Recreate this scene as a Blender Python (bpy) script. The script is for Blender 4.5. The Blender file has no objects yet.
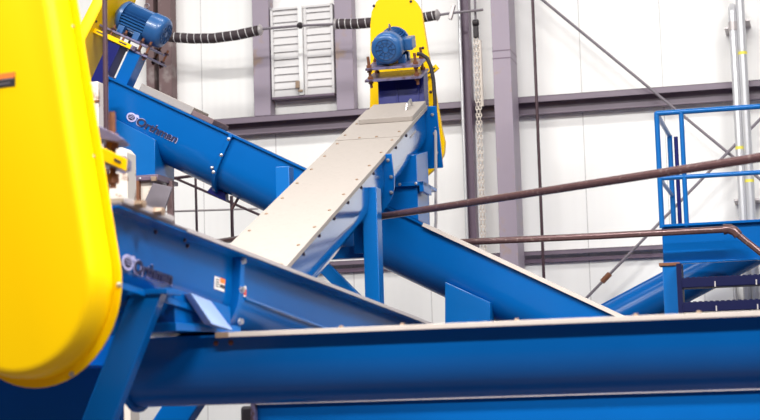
import bpy, bmesh, math, random
from mathutils import Vector as V, Matrix
random.seed(4)
SC = bpy.context.scene
COL = SC.collection
# ------------------------------------------------------------------ camera
FPX = 1700.0
PIT = math.atan(190 / FPX); ROL = 0.03
CAM = V((0, 0, 1.6))
fw = V((0, math.cos(PIT), math.sin(PIT)))
r0 = V((1, 0, 0)); u0 = V((0, -math.sin(PIT), math.cos(PIT)))
rt = r0 * math.cos(ROL) - u0 * math.sin(ROL)
up = r0 * math.sin(ROL) + u0 * math.cos(ROL)
cd = bpy.data.cameras.new('camera'); cam = bpy.data.objects.new('camera', cd); COL.objects.link(cam)
M = Matrix.Identity(4)
for i in range(3):
    M[i][0] = rt[i]; M[i][1] = up[i]; M[i][2] = -fw[i]; M[i][3] = CAM[i]
cam.matrix_world = M
cd.sensor_width = 36; cd.lens = 36 * FPX / 760
cd.clip_end = 200
cd.dof.use_dof = True; cd.dof.focus_distance = 15.4; cd.dof.aperture_fstop = 2.2
SC.camera = cam
# the hall's own directions: U along the back wall, W straight away through it
PH = math.radians(14)
U = V((math.cos(PH), -math.sin(PH), 0)); W = V((math.sin(PH), math.cos(PH), 0)); Z = V((0, 0, 1))
def ray(px, py): return fw + rt * ((px - 380) / FPX) + up * ((210 - py) / FPX)
def hit(px, py, n, P):
    r = ray(px, py); return CAM + r * (n.dot(P - CAM) / n.dot(r))
def pw(px, py, d): return hit(px, py, W, CAM + W * d)      # a point d metres away, measured square to the back wall
def py_(px, py, Y): return hit(px, py, V((0, 1, 0)), CAM + V((0, Y, 0)))
class Fr:
    def __init__(s, O, x, y, z): s.O = O; s.x = x.normalized(); s.y = y.normalized(); s.z = z.normalized()
    def __call__(s, x, y, z): return s.O + s.x * x + s.y * y + s.z * z
    def inv(s, p): q = p - s.O; return V((q.dot(s.x), q.dot(s.y), q.dot(s.z)))
    def side(s, px, py, y=0): q = s.inv(hit(px, py, s.y, s.O + s.y * y)); return q.x, q.z
    def top(s, px, py, z=0): q = s.inv(hit(px, py, s.z, s.O + s.z * z)); return q.x, q.y
    def move(s, x, y, z): return Fr(s(x, y, z), s.x, s.y, s.z)
def wf(P): return Fr(P, U, W, Z)
# ------------------------------------------------------------------ materials
def mat(name, col, rough=.4, metal=0., var=.06, scale=6., bump=0., coat=0., stain=None, stain_amt=.0, stain_scale=4., spec=.5):
    m = bpy.data.materials.new(name); m.use_nodes = True
    nt = m.node_tree; b = nt.nodes['Principled BSDF']
    b.inputs['Specular IOR Level'].default_value = spec; b.inputs['Roughness'].default_value = rough; b.inputs['Metallic'].default_value = metal
    if coat: b.inputs['Coat Weight'].default_value = coat; b.inputs['Coat Roughness'].default_value = .12
    tc = nt.nodes.new('ShaderNodeTexCoord'); nz = nt.nodes.new('ShaderNodeTexNoise')
    nz.inputs['Scale'].default_value = scale; nz.inputs['Detail'].default_value = 5
    nt.links.new(tc.outputs['Object'], nz.inputs['Vector'])
    mx = nt.nodes.new('ShaderNodeMix'); mx.data_type = 'RGBA'
    c = V(col)
    mx.inputs[6].default_value = (*(c * (1 - var)), 1); mx.inputs[7].default_value = (*[min(1, k) for k in c * (1 + var)], 1)
    nt.links.new(nz.outputs['Fac'], mx.inputs[0])
    out = mx.outputs[2]
    if stain:
        n2 = nt.nodes.new('ShaderNodeTexNoise'); n2.inputs['Scale'].default_value = stain_scale; n2.inputs['Detail'].default_value = 8
        nt.links.new(tc.outputs['Object'], n2.inputs['Vector'])
        rp = nt.nodes.new('ShaderNodeValToRGB'); rp.color_ramp.elements[0].position = .62 - stain_amt; rp.color_ramp.elements[1].position = .72 - stain_amt * .6
        nt.links.new(n2.outputs['Fac'], rp.inputs[0])
        m2 = nt.nodes.new('ShaderNodeMix'); m2.data_type = 'RGBA'; m2.inputs[7].default_value = (*stain, 1)
        nt.links.new(rp.outputs[0], m2.inputs[0]); nt.links.new(out, m2.inputs[6]); out = m2.outputs[2]
    nt.links.new(out, b.inputs['Base Color'])
    if bump:
        bp = nt.nodes.new('ShaderNodeBump'); bp.inputs['Strength'].default_value = bump; bp.inputs['Distance'].default_value = .01
        nt.links.new(nz.outputs['Fac'], bp.inputs['Height']); nt.links.new(bp.outputs[0], b.inputs['Normal'])
    return m
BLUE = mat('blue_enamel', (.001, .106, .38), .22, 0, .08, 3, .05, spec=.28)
BLUE2 = mat('blue_enamel_post', (.001, .12, .40), .28, 0, .06, 4, .03, spec=.38)
NAVYP = mat('navy_stair_paint', (.003, .005, .045), .45, 0, .1, 6, spec=.2)
BLUEG = mat('blue_gloss_enamel', (.001, .115, .40), .16, 0, .08, 3, .04, coat=1.)
BLUEA = mat('blue_satin_enamel', (.001, .095, .345), .2, 0, .08, 3, .04, spec=.28)
SHEENB = mat('blue_plate_sheen', (.26, .36, .60), .35, .1, .08, 10)  # blue plate with its reflection put into the base colour
COND = mat('conduit_grey', (.60, .60, .62), .3, .3, .06, 20)
DROD = mat('dark_plum_rod', (.06, .03, .04), .4, .1)
INDIGO = mat('indigo_shaded_blue', (.009, .012, .125), .35, 0, .1, 4, spec=.2)  # shade on the drive tower and posts put into the colour
MOTOR = mat('motor_blue', (.02, .10, .28), .35, .0, .08, 9, coat=.2)
MOTORD = mat('motor_dark_blue', (.013, .06, .175), .5)
YEL = mat('yellow_enamel', (1.0, .61, .0), .38, 0, .01, 3, .02, spec=.2)
GALV = mat('galvanised_sheet', (.66, .59, .53), .45, .1, .07, 14, .04)
GALVC = mat('galvanised_top_sheet', (.345, .305, .275), .5, .0, .05, 14, .04, stain=(.32, .28, .25), stain_amt=.05, stain_scale=30)
GALVD = mat('galvanised_grey', (.52, .48, .48), .4, .4, .08, 12)
CREAM = mat('cream_paint_dirty', (.78, .70, .61), .6, 0, .08, 6, stain=(.28, .13, .07), stain_amt=.06, stain_scale=7)
PIPE = mat('brown_pipe', (.115, .06, .06), .22, .3, .18, 18, .05, stain=(.20, .14, .13), stain_amt=.03, stain_scale=25)
RUST = mat('rusty_steel', (.20, .075, .035), .65, .2, .3, 30, .2)
BRNP = mat('brown_post', (.17, .105, .105), .6, 0, .15, 8, stain=(.32, .27, .26), stain_amt=.06)
PURP = mat('grey_mauve_paint', (.33, .275, .34), .5, 0, .05, 5, stain=(.36, .26, .22), stain_amt=.01, stain_scale=5)
GIRTL = mat('plum_girt_paint', (.20, .155, .20), .35, 0, .06, 5)
GIRT = mat('mauve_girt_paint', (.15, .10, .15), .4, 0, .1, 5)
PLATE = mat('lavender_plate', (.16, .145, .26), .4, .1, .15, 14, stain=(.07, .035, .035), stain_amt=.12, stain_scale=18)
BOLT = mat('zinc_bolt', (.5, .49, .5), .35, .8, .05)
DARKB = mat('dark_bolt', (.045, .02, .03), .5, .4, .2)
BRASSB = mat('tan_screw', (.34, .24, .17), .5, .4, .2)
BLACK = mat('black_rubber', (.02, .015, .018), .55)
SLEEVE = mat('dark_wrap', (.045, .03, .035), .7, 0, .2, 30, .2)
WHITE = mat('white_paint', (.86, .85, .84), .5)
LOUV = mat('louver_grey_white', (.70, .68, .68), .45, 0, .03)
NAVY = mat('navy_lettering', (.012, .012, .055), .4)
LILAC = mat('lilac_emblem', (.50, .48, .74), .4)
ORANGE = mat('orange_print', (.9, .22, .03), .5)
REDP = mat('red_print', (.55, .07, .04), .5)
PAPER = mat('label_white', (.86, .84, .82), .5)
PRINT = mat('label_black', (.03, .025, .03), .5)
GREYP = mat('grey_steel_plate', (.20, .175, .20), .5, .2, .12, 10)
YLAB = mat('yellow_sticker', (.85, .75, .1), .5)

def wallmat():
    m = mat('white_wall_panel', (.93, .92, .90), .45, 0, .015, 1.2)
    nt = m.node_tree; b = nt.nodes['Principled BSDF']; L = nt.links
    tc = [n for n in nt.nodes if n.type == 'TEX_COORD'][0]
    sp = nt.nodes.new('ShaderNodeSeparateXYZ'); L.new(tc.outputs['Object'], sp.inputs[0])
    def mth(op, a, bb):
        n = nt.nodes.new('ShaderNodeMath'); n.operation = op
        if isinstance(a, float): n.inputs[0].default_value = a
        else: L.new(a, n.inputs[0])
        if isinstance(bb, float): n.inputs[1].default_value = bb
        elif bb is not None: L.new(bb, n.inputs[1])
        return n.outputs[0]
    x = mth('ADD', sp.outputs['X'], 100.03)
    f = mth('FRACT', mth('DIVIDE', x, .93), None)
    seam = mth('LESS_THAN', f, .012)
    rib = mth('SINE', mth('MULTIPLY', x, 6.28318 / .1033), None)
    src = b.inputs['Base Color'].links[0].from_socket
    mx = nt.nodes.new('ShaderNodeMix'); mx.data_type = 'RGBA'; mx.inputs[7].default_value = (.60, .58, .57, 1)
    L.new(seam, mx.inputs[0]); L.new(src, mx.inputs[6]); L.new(mx.outputs[2], b.inputs['Base Color'])
    bp = nt.nodes.new('ShaderNodeBump'); bp.inputs['Strength'].default_value = .12; bp.inputs['Distance'].default_value = .004
    L.new(mth('SUBTRACT', rib, mth('MULTIPLY', seam, 4.)), bp.inputs['Height']); L.new(bp.outputs[0], b.inputs['Normal'])
    return m
WALL = wallmat()
FLOOR = mat('grey_concrete', (.07, .055, .075), .5, 0, .15, .8, .1, stain=(.05, .04, .055), stain_amt=.1, stain_scale=1.5)

# ------------------------------------------------------------------ mesh builder
class MB:
    def __init__(s): s.bm = bmesh.new()
    def hexa(s, p):                     # 8 points: bottom loop, top loop
        v = [s.bm.verts.new(q) for q in p]
        for f in ((0, 1, 2, 3), (7, 6, 5, 4), (0, 4, 5, 1), (1, 5, 6, 2), (2, 6, 7, 3), (3, 7, 4, 0)):
            s.bm.faces.new([v[i] for i in f])
        return s
    def box(s, f, x0, x1, y0, y1, z0, z1):
        return s.hexa([f(x0, y0, z0), f(x1, y0, z0), f(x1, y1, z0), f(x0, y1, z0), f(x0, y0, z1), f(x1, y0, z1), f(x1, y1, z1), f(x0, y1, z1)])
    def prism(s, pts, vec):
        a = [s.bm.verts.new(p) for p in pts]; b = [s.bm.verts.new(p + vec) for p in pts]; n = len(pts)
        s.bm.faces.new(a); s.bm.faces.new(b[::-1])
        for i in range(n): s.bm.faces.new([a[i], a[(i + 1) % n], b[(i + 1) % n], b[i]])
        return s
    def lathe(s, P, ax, prof, seg=24, gear=None):
        ax = ax.normalized(); t = V((0, 0, 1)) if abs(ax.z) < .9 else V((1, 0, 0))
        e = ax.cross(t).normalized(); g = ax.cross(e)
        rings = []
        for (h, r) in prof:
            ring = []
            for k in range(seg):
                rr = r * (gear if gear and k % 2 else 1); a = 2 * math.pi * k / seg
                ring.append(s.bm.verts.new(P + ax * h + (e * math.cos(a) + g * math.sin(a)) * rr))
            rings.append(ring)
        for i in range(len(rings) - 1):
            for k in range(seg):
                s.bm.faces.new([rings[i][k], rings[i][(k + 1) % seg], rings[i + 1][(k + 1) % seg], rings[i + 1][k]])
        s.bm.faces.new(rings[0][::-1]); s.bm.faces.new(rings[-1])
        return s
    def cyl(s, a, b, r, seg=14, r1=None):
        return s.lathe(a, b - a, [(0, r), ((b - a).length, r if r1 is None else r1)], seg)
    def tube(s, pts, r, seg=12, closed=False):
        n = len(pts); rings = []
        prev = None
        for i, p in enumerate(pts):
            if closed: t = pts[(i + 1) % n] - pts[i - 1]
            else: t = pts[min(i + 1, n - 1)] - pts[max(i - 1, 0)]
            t.normalize()
            if prev is None:
                q = V((0, 0, 1)) if abs(t.z) < .9 else V((1, 0, 0)); e = t.cross(q).normalized()
            else: e = (prev - t * prev.dot(t)).normalized()
            prev = e; g = t.cross(e)
            rings.append([s.bm.verts.new(p + (e * math.cos(2 * math.pi * k / seg) + g * math.sin(2 * math.pi * k / seg)) * r) for k in range(seg)])
        for i in range(n if closed else n - 1):
            A, B = rings[i], rings[(i + 1) % n]
            for k in range(seg): s.bm.faces.new([A[k], A[(k + 1) % seg], B[(k + 1) % seg], B[k]])
        if not closed: s.bm.faces.new(rings[0][::-1]); s.bm.faces.new(rings[-1])
        return s
    def build(s, name, m, parent=None, bev=0., ang=35, seg=2):
        bm = s.bm
        if bev and ang == 35 and seg == 2: ang = 20
        bmesh.ops.recalc_face_normals(bm, faces=bm.faces)
        if bev:
            ed = [e for e in bm.edges if len(e.link_faces) == 2 and e.calc_face_angle() > math.radians(50)]
            bmesh.ops.bevel(bm, geom=ed, offset=bev, segments=seg, affect='EDGES', profile=.5, clamp_overlap=True)
        lo = V([min(v.co[i] for v in bm.verts) for i in range(3)]); hi = V([max(v.co[i] for v in bm.verts) for i in range(3)])
        c = (lo + hi) / 2
        bmesh.ops.translate(bm, verts=bm.verts, vec=-c)
        me = bpy.data.meshes.new(name); bm.to_mesh(me); bm.free()
        for p in me.polygons: p.use_smooth = True
        me.set_sharp_from_angle(angle=math.radians(ang))
        me.materials.append(m)
        o = bpy.data.objects.new(name, me); COL.objects.link(o)
        place(o, c, parent); return o
WP = {}
def place(o, c, parent):
    WP[o.name] = c.copy()
    if parent: o.parent = parent; o.location = c - WP[parent.name]
    else: o.location = c
def tag(o, label, cat=None, group=None, kind=None):
    if label: o['label'] = label
    if cat: o['category'] = cat
    if group: o['group'] = group
    if kind: o['kind'] = kind
    return o
def thing(name, loc, label, cat, group=None):
    o = bpy.data.objects.new(name, None); COL.objects.link(o); o.empty_display_size = .1
    WP[o.name] = loc.copy(); o.location = loc
    return tag(o, label, cat, group)
def floorpt(p): return V((p.x, p.y, 0))
def text(s, P, ex, ey, size, m, parent, name='lettering', depth=.003, shear=.0, bold=.0, sx=1.):
    cu = bpy.data.curves.new(name, 'FONT'); cu.body = s; cu.size = size; cu.extrude = depth; cu.shear = shear; cu.offset = bold
    to = bpy.data.objects.new('tmp', cu); COL.objects.link(to)
    dg = bpy.context.evaluated_depsgraph_get(); me = bpy.data.meshes.new_from_object(to.evaluated_get(dg))
    bpy.data.objects.remove(to)
    ex = ex.normalized(); ey = ey.normalized(); ez = ex.cross(ey)
    b = MB(); b.bm.from_mesh(me); bpy.data.meshes.remove(me)
    for v in b.bm.verts: v.co = P + ex * (v.co.x * sx) + ey * v.co.y + ez * v.co.z
    return b.build(name, m, parent)
def bolt(P, n, parent, r=.014, h=.012, m=None, name='bolt'):
    return MB().lathe(P - n.normalized() * .002, n, [(0, r * 1.25), (.004, r * 1.25), (.0041, r), (h, r), (h + .003, r * .6)], 6).build(name, m or BOLT, parent)

# ------------------------------------------------------------------ the hall
wd = bpy.data.worlds.new('hall_air'); SC.world = wd; wd.use_nodes = True
bg = wd.node_tree.nodes['Background']; bg.inputs[0].default_value = (.88, .86, 1, 1); bg.inputs[1].default_value = .06
def lamp(name, loc, sx, sy, e, tgt=None, col=(1, .985, .96)):
    l = bpy.data.lights.new(name, 'AREA'); l.shape = 'RECTANGLE'; l.size = sx; l.size_y = sy; l.energy = e; l.color = col
    o = bpy.data.objects.new(name, l); COL.objects.link(o); o.location = loc
    d = (tgt - loc) if tgt else V((0, 0, -1))
    o.rotation_euler = d.to_track_quat('-Z', 'Y').to_euler()
    return o
for d, h, e in ((2.4, 9.2, 860), (8.0, 9.8, 1120)):
    for x in (-6, 0, 6):
        c = CAM + W * d + U * (x - .25 * d); c.z = h
        o = lamp('high_bay_lamp', c, 3.4, .9, e); o.rotation_euler = (0, 0, -PH)

for x in (-6, 0, 6):                      # unseen lights added under the roof to brighten the back wall
    c = CAM + W * 15.0 + U * (x - 3.9); c.z = 10.2
    lamp('wall_fill_light', c, 3.4, .7, 185, c + W * 5 - Z * 5.4)

WD = 20.0
wb = wf(CAM + W * WD); wb.O.z = 0
o = MB().box(wb, -16, 14, 0, .2, 0, 10).build('wall_back', WALL); o['kind'] = 'structure'
o.rotation_euler = (0, 0, 0)
o = MB().box(Fr(V((0, 12, 0)), V((1, 0, 0)), V((0, 1, 0)), Z), -26, 26, -26, 26, -.1, 0).build('floor', FLOOR); o['kind'] = 'structure'
def wl(px, py, d=WD): return wb.inv(pw(px, py, d))      # hall coordinates (along, depth, height)

# upper girt: lip above, web set back below it
q = wl(519, 100); zt = q.z
t = MB()
t.box(wb, -15.9, 13.9, -.20, -.02, zt - .012, zt).box(wb, -15.9, 13.9, -.20, -.185, zt - .075, zt).box(wb, -15.9, 13.9, -.05, -.02, zt - .20, zt)
t.box(wb, -15.9, 13.9, -.14, -.02, zt - .21, zt - .197)
o = t.build('trim_1', GIRTL, None, .003); o['kind'] = 'structure'
GZ = zt
for px in (545, 562, 594, 601):
    p = wl(px, 106); 
q = wl(580, 249.6); z2 = q.z
t = MB(); t.box(wb, -15.9, 13.9, -.11, -.0, z2 - .012, z2).box(wb, -15.9, 13.9, -.11, -.095, z2 - .05, z2)
o = t.build('trim_2', GIRTL); o['kind'] = 'structure'
t = MB(); t.box(wb, -15.9, 13.9, -.06, -.0, z2 - .135, z2 - .093)
o = t.build('trim_3', GIRT); o['kind'] = 'structure'

# steel columns and posts against the wall
def ibeam(name, xl, xr, d0, dep, za, zb, m, label, tf=.02, web=.03):
    f = wf(V((wb.O.x, wb.O.y, 0))); a, b_ = xl, xr; y0 = d0 - WD; y1 = y0 + dep; c = (a + b_) / 2
    t = MB().box(f, a, b_, y0, y0 + tf, za, zb).box(f, a, b_, y1 - tf, y1, za, zb).box(f, c - web / 2, c + web / 2, y0 + tf, y1 - tf, za, zb)
    return tag(t.build(name, m, None), label, 'column')
a = wl(490.5, 5, 19.2); b_ = wl(508.5, 5, 19.2)
col = thing('steel_column', wb(a.x, -.6, 0), 'tall grey mauve steel column standing in front of the back wall right of the chain', 'column')
x0, x1 = a.x, b_.x
MB().box(wb, x0, x1, -.80, -.36, .02, 9.9).build('shaft', PURP, col, .006)
MB().box(wb, x0 - .08, x1 + .08, -.88, -.3, 0, .025).build('base_plate', PURP, col)
zz = wl(500, 51, 19.2).z
MB().box(wb, x0 - .003, x1 + .003, -.803, -.357, zz, zz + .012).box(wb, x0 - .003, x1 + .003, -.803, -.357, zz - .09, zz - .078).build('splice_seam', GIRT, col)
def jamb(px0, px1, py, m, label, zb):
    d = 19.8; a = wl(px0, py, d); b_ = wl(px1, py, d)
    o = MB().box(wb, a.x, b_.x, -.2, -.01, zb, 9.9).build('steel_post', m, None, .006)
    return tag(o, label, 'post')
jamb(253, 269.5, 60, PURP, 'grey mauve steel post left of the louvered vent, standing on the wall beam', GZ)
jamb(335.5, 353, 60, PURP, 'grey mauve steel post right of the louvered vent, standing on the wall beam', GZ)
jamb(146, 154, 60, BRNP, 'narrow brown wall post right behind the end of the tilted blue motor', GZ)
jamb(158.5, 171.5, 60, BRNP, 'wider brown wall post where the dark wrapped rod starts', GZ)
a = wl(461.5, 40, 19.6); b_ = wl(470.5, 40, 19.6)
tag(MB().box(wb, a.x, b_.x, -.40, -.31, 0, 9.9).box(wb, b_.x - .015, b_.x, -.48, -.40, 0, 9.9).box(wb, a.x, a.x + .015, -.48, -.40, 0, 9.9).build('channel_post', GIRT, None, .002), 'slim dark mauve channel post beside the white conduit and chain', 'post')

# louvered vent
f = wb; d = 19.82
a = wl(272, 97.5, d); b_ = wl(334.6, 94.5, d); tp = wl(272, 8.3, d)
x0, x1, zb, zt = a.x, b_.x, a.z, tp.z
lv = thing('louvered_vent', wb((x0 + x1) / 2, -.05, zb), 'pale grey louvered vent with two columns of slats between two posts', 'vent')
t = MB(); w_ = .03
t.box(f, x0, x0 + w_, -.18, 0, zb, zt).box(f, x1 - w_, x1, -.18, 0, zb, zt).box(f, x0, x1, -.18, 0, zt - w_, zt)
t.build('frame', LOUV, lv, .003)
xm0 = wl(299, 50, d).x; xm1 = wl(303.3, 50, d).x; xm2 = wl(306.5, 50, d).x
MB().box(f, xm0, xm1, -.21, 0, zb, zt).build('mullion', WHITE, lv, .003)
MB().box(f, xm1 + .005, xm2, -.17, 0, zb, zt).build('operating_bar', LOUV, lv, .003)
MB().box(f, x0, x1, -.19, 0, zb - .03, zb).build('sill', GIRT, lv, .003)
n = 12; hgt = (zt - zb) / n
for xa, xb in ((x0 + w_, xm0), (xm2, x1 - w_)):
    t = MB()
    for k in range(n):
        z = zb + hgt * k
        t.hexa([f(xa, -.165, z + .004), f(xb, -.165, z + .004), f(xb, -.15, z + .004), f(xa, -.15, z + .004),
                f(xa, -.142, z + hgt + .008), f(xb, -.142, z + hgt + .008), f(xb, -.128, z + hgt + .008), f(xa, -.128, z + hgt + .008)])
    t.build('slat_panel', LOUV, lv)
p = wl(298, 85, 19.78); MB().box(f, p.x - .03, p.x + .02, -.235, -.2, p.z - .04, p.z + .05).box(f, p.x, p.x + .06, -.235, -.21, p.z - .09, p.z - .06).build('latch', BRASSB, lv, .004)

# galvanised conduits on the right
def conduit(px, py, d, r, ztop, label, elbow=False, labs=(), bands=()):
    p = wl(px, py, d); o = thing('conduit_pipe', wb(p.x, p.y, 0), label, 'pipe', None)
    pts = [wb(p.x, p.y, 0), wb(p.x, p.y, ztop)]
    if elbow:
        pts = [wb(p.x, p.y, 0)] + [wb(p.x, p.y + .12 * (1 - math.cos(k * math.pi / 12)), ztop - .12 + .12 * math.sin(k * math.pi / 12)) for k in range(7)] + [wb(p.x, WD - WD - .002, ztop)]
        MB().lathe(wb(p.x, p.y, ztop - .30), Z, [(0, r * 1.15), (.10, r * 1.15)], 16).build('coupling', GALVD, o)
    MB().tube(pts, r, 16).build('pipe', COND, o)
    for yy in bands:
        z = wl(px, yy, d).z
        MB().box(wb, p.x - r - .05, p.x + r + .05, p.y + r * .3, -.005, z - .012, z + .012).build('pipe_strap', GALVD, o)
    for yy in labs:
        z = wl(px, yy, d).z
        MB().lathe(wb(p.x, p.y, z), Z, [(0, r * 1.03), (.035, r * 1.03)], 16).build('sticker', YLAB, o)
    return o
conduit(732, 10, 19.6, .046, wl(732, 5, 19.6).z, 'shorter white conduit pipe whose top bends into the wall', True, (150,), (27, 200))
conduit(740, 5, 19.6, .05, 9.9, 'taller white conduit pipe running past the top, right of the bent one', False, (55, 183), (20, 200))
conduit(459, 10, 19.3, .018, 9.9, 'thin white conduit along the dark channel post left of the chain')

# dark vertical rod
p = wl(535, 60, 18.9)
tag(MB().tube([wb(p.x, p.y, 0), wb(p.x, p.y, 9.9)], .018, 10).build('vertical_rod', DROD, None), 'thin dark vertical rod right of the tall mauve column', 'rod')
# cross brace rods
def rod(name, p0, p1, d, r, m, label, cat='rod'):
    return tag(MB().tube([pw(*p0, d), pw(*p1, d)], r, 10).build(name, m, None), label, cat)
DG = 19.66
rod('brace_rod', (528, -12), (800, 212), DG, .017, GREYP, 'thin grey brace rod sloping down to the right from the top of the wall')
br = thing('brace_rod', pw(690, 191, DG - .08), 'thin grey brace rod rising to the right, with a rusty turnbuckle', 'rod')
MB().tube([pw(570, 315, DG - .05), pw(800, 78, DG - .05)], .017, 10).build('rod', GREYP, br)
MB().cyl(pw(602, 282, DG - .05), pw(610, 273.6, DG - .05), .033, 10).build('turnbuckle', RUST, br)

# wrapped tension rod along the wall
D3 = 19.15
tr = thing('wrapped_tension_rod', pw(300, 25.5, D3), 'thin steel rod with dark wrapped sleeves strung along the wall past the vent', 'rod')
MB().tube([pw(262, 29, D3), pw(300, 25.7, D3), pw(337, 24, D3), pw(425, 17, D3), pw(452, 13, D3), pw(483, 9.7, D3)], .016, 8).build('rod', GREYP, tr)
def sleeve(pts, r):
    P = [pw(*q, D3) for q in pts]
    s = MB().tube(P, r, 16).build('sleeve', SLEEVE, tr)
    for i in range(len(P) - 1):
        L = (P[i + 1] - P[i]).length; n = max(1, round(L / .085))
        for k in range(n):
            c = P[i].lerp(P[i + 1], (k + .5) / n); t = (P[i + 1] - P[i]).normalized() + Z * .12
            MB().lathe(c - t.normalized() * .004, t, [(0, r * 1.04), (.008, r * 1.04)], 16).build('white_tie', LOUV, s)
sleeve([(150, 33), (172, 37.2), (192, 38.6), (213, 38.3), (236, 35.3), (258, 30.5)], .062)
sleeve([(337, 24), (355, 24), (378, 22)], .062)
sleeve([(415, 18.5), (424, 17.4), (436, 15.3)], .058)
for q, nm in (((260.5, 30), 'end_fitting'), ((336, 24), 'end_fitting'), ((437.5, 15), 'end_fitting')):
    MB().lathe(pw(*q, D3) - U * .02, U, [(0, .06), (.012, .072), (.03, .06), (.05, .03)], 14).build(nm, GALVD, tr)
MB().lathe(pw(300, 25.5, D3) - U * .03, U, [(0, .025), (.02, .04), (.045, .04), (.06, .025)], 10).build('clamp', BLACK, tr)
c = pw(452, 12, D3); fr = Fr(c, (U + Z * -.3), W, (Z + U * .3))
MB().box(fr, -.02, .02, -.03, .03, -.09, .09).build('anchor_plate', GALVD, tr, .004)

# chain hoist
d = 19.2; p = wl(476, 33, d)
ch = thing('chain_hoist', wb(p.x, p.y, p.z), 'hanging chain with a small dark hoist block beside the mauve column', 'chain')
zt = 9.9
MB().box(wb, p.x - .03, p.x + .03, p.y - .03, p.y + .03, p.z - .06, p.z + .08).cyl(wb(p.x - .035, p.y, p.z + .12), wb(p.x + .035, p.y, p.z + .12), .04).build('hoist_block', BLACK, ch, .01)
MB().tube([wb(p.x, p.y, p.z + .08), wb(p.x, p.y, zt)], .013, 8).build('hanger_rod', GREYP, ch)
def chain(x, za, zb_):
    t = MB(); z = za; k = 0
    while z > zb_:
        e = U if k % 2 else W
        t.tube([wb(x, p.y, z) + e * (.015 * math.cos(a)) + Z * (.028 * math.sin(a)) for a in [2 * math.pi * j / 8 for j in range(8)]], .0065, 5, True)
        z -= .043; k += 1
    t.build('chain_strand', GALV, ch)
chain(p.x - .02, p.z - .07, p.z - 2.75); chain(p.x + .016, p.z - .07, p.z - 2.75)
q = wl(481, 80, d)
MB().tube([wb(q.x, p.y + .02, wl(481, 40, d).z), wb(q.x, p.y + .02, wl(481, 106, d).z)], .019, 8).build('guide_tube', GALV, ch)

# ------------------------------------------------------------------ screw conveyors
def section(w, h, r=None, n=16, off=0.):
    r = w / 2
    pts = [(-off, 0), (-off, -(h - r))]
    for k in range(1, n): a = math.pi * k / n; pts.append((w / 2 - (r + off) * math.cos(a), -(h - r) - (r + off) * math.sin(a)))
    pts += [(w + off, -(h - r)), (w + off, 0)]
    return pts
def trough(F, x0, x1, w, h, par, m=BLUE, fl=.055, name='trough'):
    t = MB().prism([F(x0, y, z) for y, z in section(w, h)], F.x * (x1 - x0))
    o = t.build(name, m, par)
    MB().box(F, x0, x1, -fl, .004, -.012, 0).build('top_flange', m, par)
    MB().box(F, x0, x1, w - .004, w + fl, -.012, 0).build('top_flange', m, par)
    return o
def joint(F, x, w, h, par, off=.04, th=.03, m=BLUE, bolts=((0, -.07),), name='joint_flange'):
    j = MB().prism([F(x, y, z) for y, z in section(w, h, off=off)], F.x * th).build(name, m, par, .003)
    return j

# ---- B: the long conveyor sloping down behind
DB = 15.4
P0 = pw(110, 78, DB); P1 = hit(612, 312, W, P0); a = (P1 - P0)
FB = Fr(P0, a, W, a.cross(W)); LB = a.length
wB, hB = .58, .545
B = thing('screw_conveyor', floorpt(P0 + a * .5), 'long blue trough conveyor sloping down to the right behind the pale covered one', 'conveyor')
trough(FB, 0, LB + .7, wB, hB, B, fl=.03)
xs = FB.side(425, 222)[0]
MB().box(FB, 0, xs, -.032, wB + .032, .0, .008).build('cover_plate', BLUE, B)
MB().box(FB, xs, LB + .7, -.04, wB + .04, .001, .012).box(FB, xs, LB + .7, -.044, -.038, -.022, .012).build('cover_plate', GALV, B)
MB().box(FB, -.02, 0, -.05, wB + .05, -hB - .03, .01).build('end_plate', BLUE, B, .003)
for z in (-.08, -.24, -.40): bolt(FB(0.0, -.035, z), FB.x, B)
# gallery of pale cover pieces lying on its top
xa = FB.side(137, 76, .25)[0]
xa = FB.side(133, 90)[0]; xb_ = FB.side(186, 114)[0]; xc = FB.side(208, 124)[0]
MB().box(FB, xa, xb_, .12, wB - .03, .008, .085).build('inspection_cover', GALVC, B, .006)
MB().box(FB, xb_ + .01, xc, .10, wB - .03, .008, .06).build('cover_clamp', BRNP, B, .006)
# joint flange of the blue conveyor with bolts
xj = FB.side(231, 134)[0]
joint(FB, xj, wB, hB, B, .045, .035)
for z in (-.05, -.22, -.40): bolt(FB(xj + .017, -.045, z), -W, B, .015, .012)
bolt(FB(xj - .03, -.0, -.37), -W, B, .014, .02)
# bracket under the joint
FJ = FB.move(xj, 0, -hB)
MB().prism([FJ(-.05, .24, -.0), FJ(.11, .24, -.0), FJ(.15, .24, -.07), FJ(-.07, .24, -.07)], W * .1).build('hanger_bracket', INDIGO, B, .004)
MB().tube([FJ(.24, .28, .0), FJ(.23, .28, -.12)], .014, 8).build('drain_stub', PIPE, B)
# upright plates welded on the front
pl = [pw(445, 282, DB - .06), pw(490, 302.5, DB - .06), pw(490, 345, DB - .06), pw(445, 345, DB - .06)]
MB().prism(pl, W * .2).build('saddle_plate', BLUE2, B, .004)
# discharge box at the head end
zb = pw(140, 175, DB - .03).z
bxl = [pw(115, 119, DB - .03), pw(155, 139.5, DB - .03), pw(155, 176, DB - .03), pw(115, 176, DB - .03)]
bxl[3] = V((bxl[3].x, bxl[3].y, bxl[2].z))
MB().prism(bxl, W * .52).build('discharge_box', BLUE2, B, .004)
c = wf(bxl[3]); wdt = (bxl[2] - bxl[3]).length
MB().box(c, -.03, wdt + .03, -.03, .55, -.04, 0).build('discharge_flange', GIRT, B, .004)
for k in range(4): bolt(c(.02 + wdt * .3 * k, -.03, -.02), -W, B, .012, .01)
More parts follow.
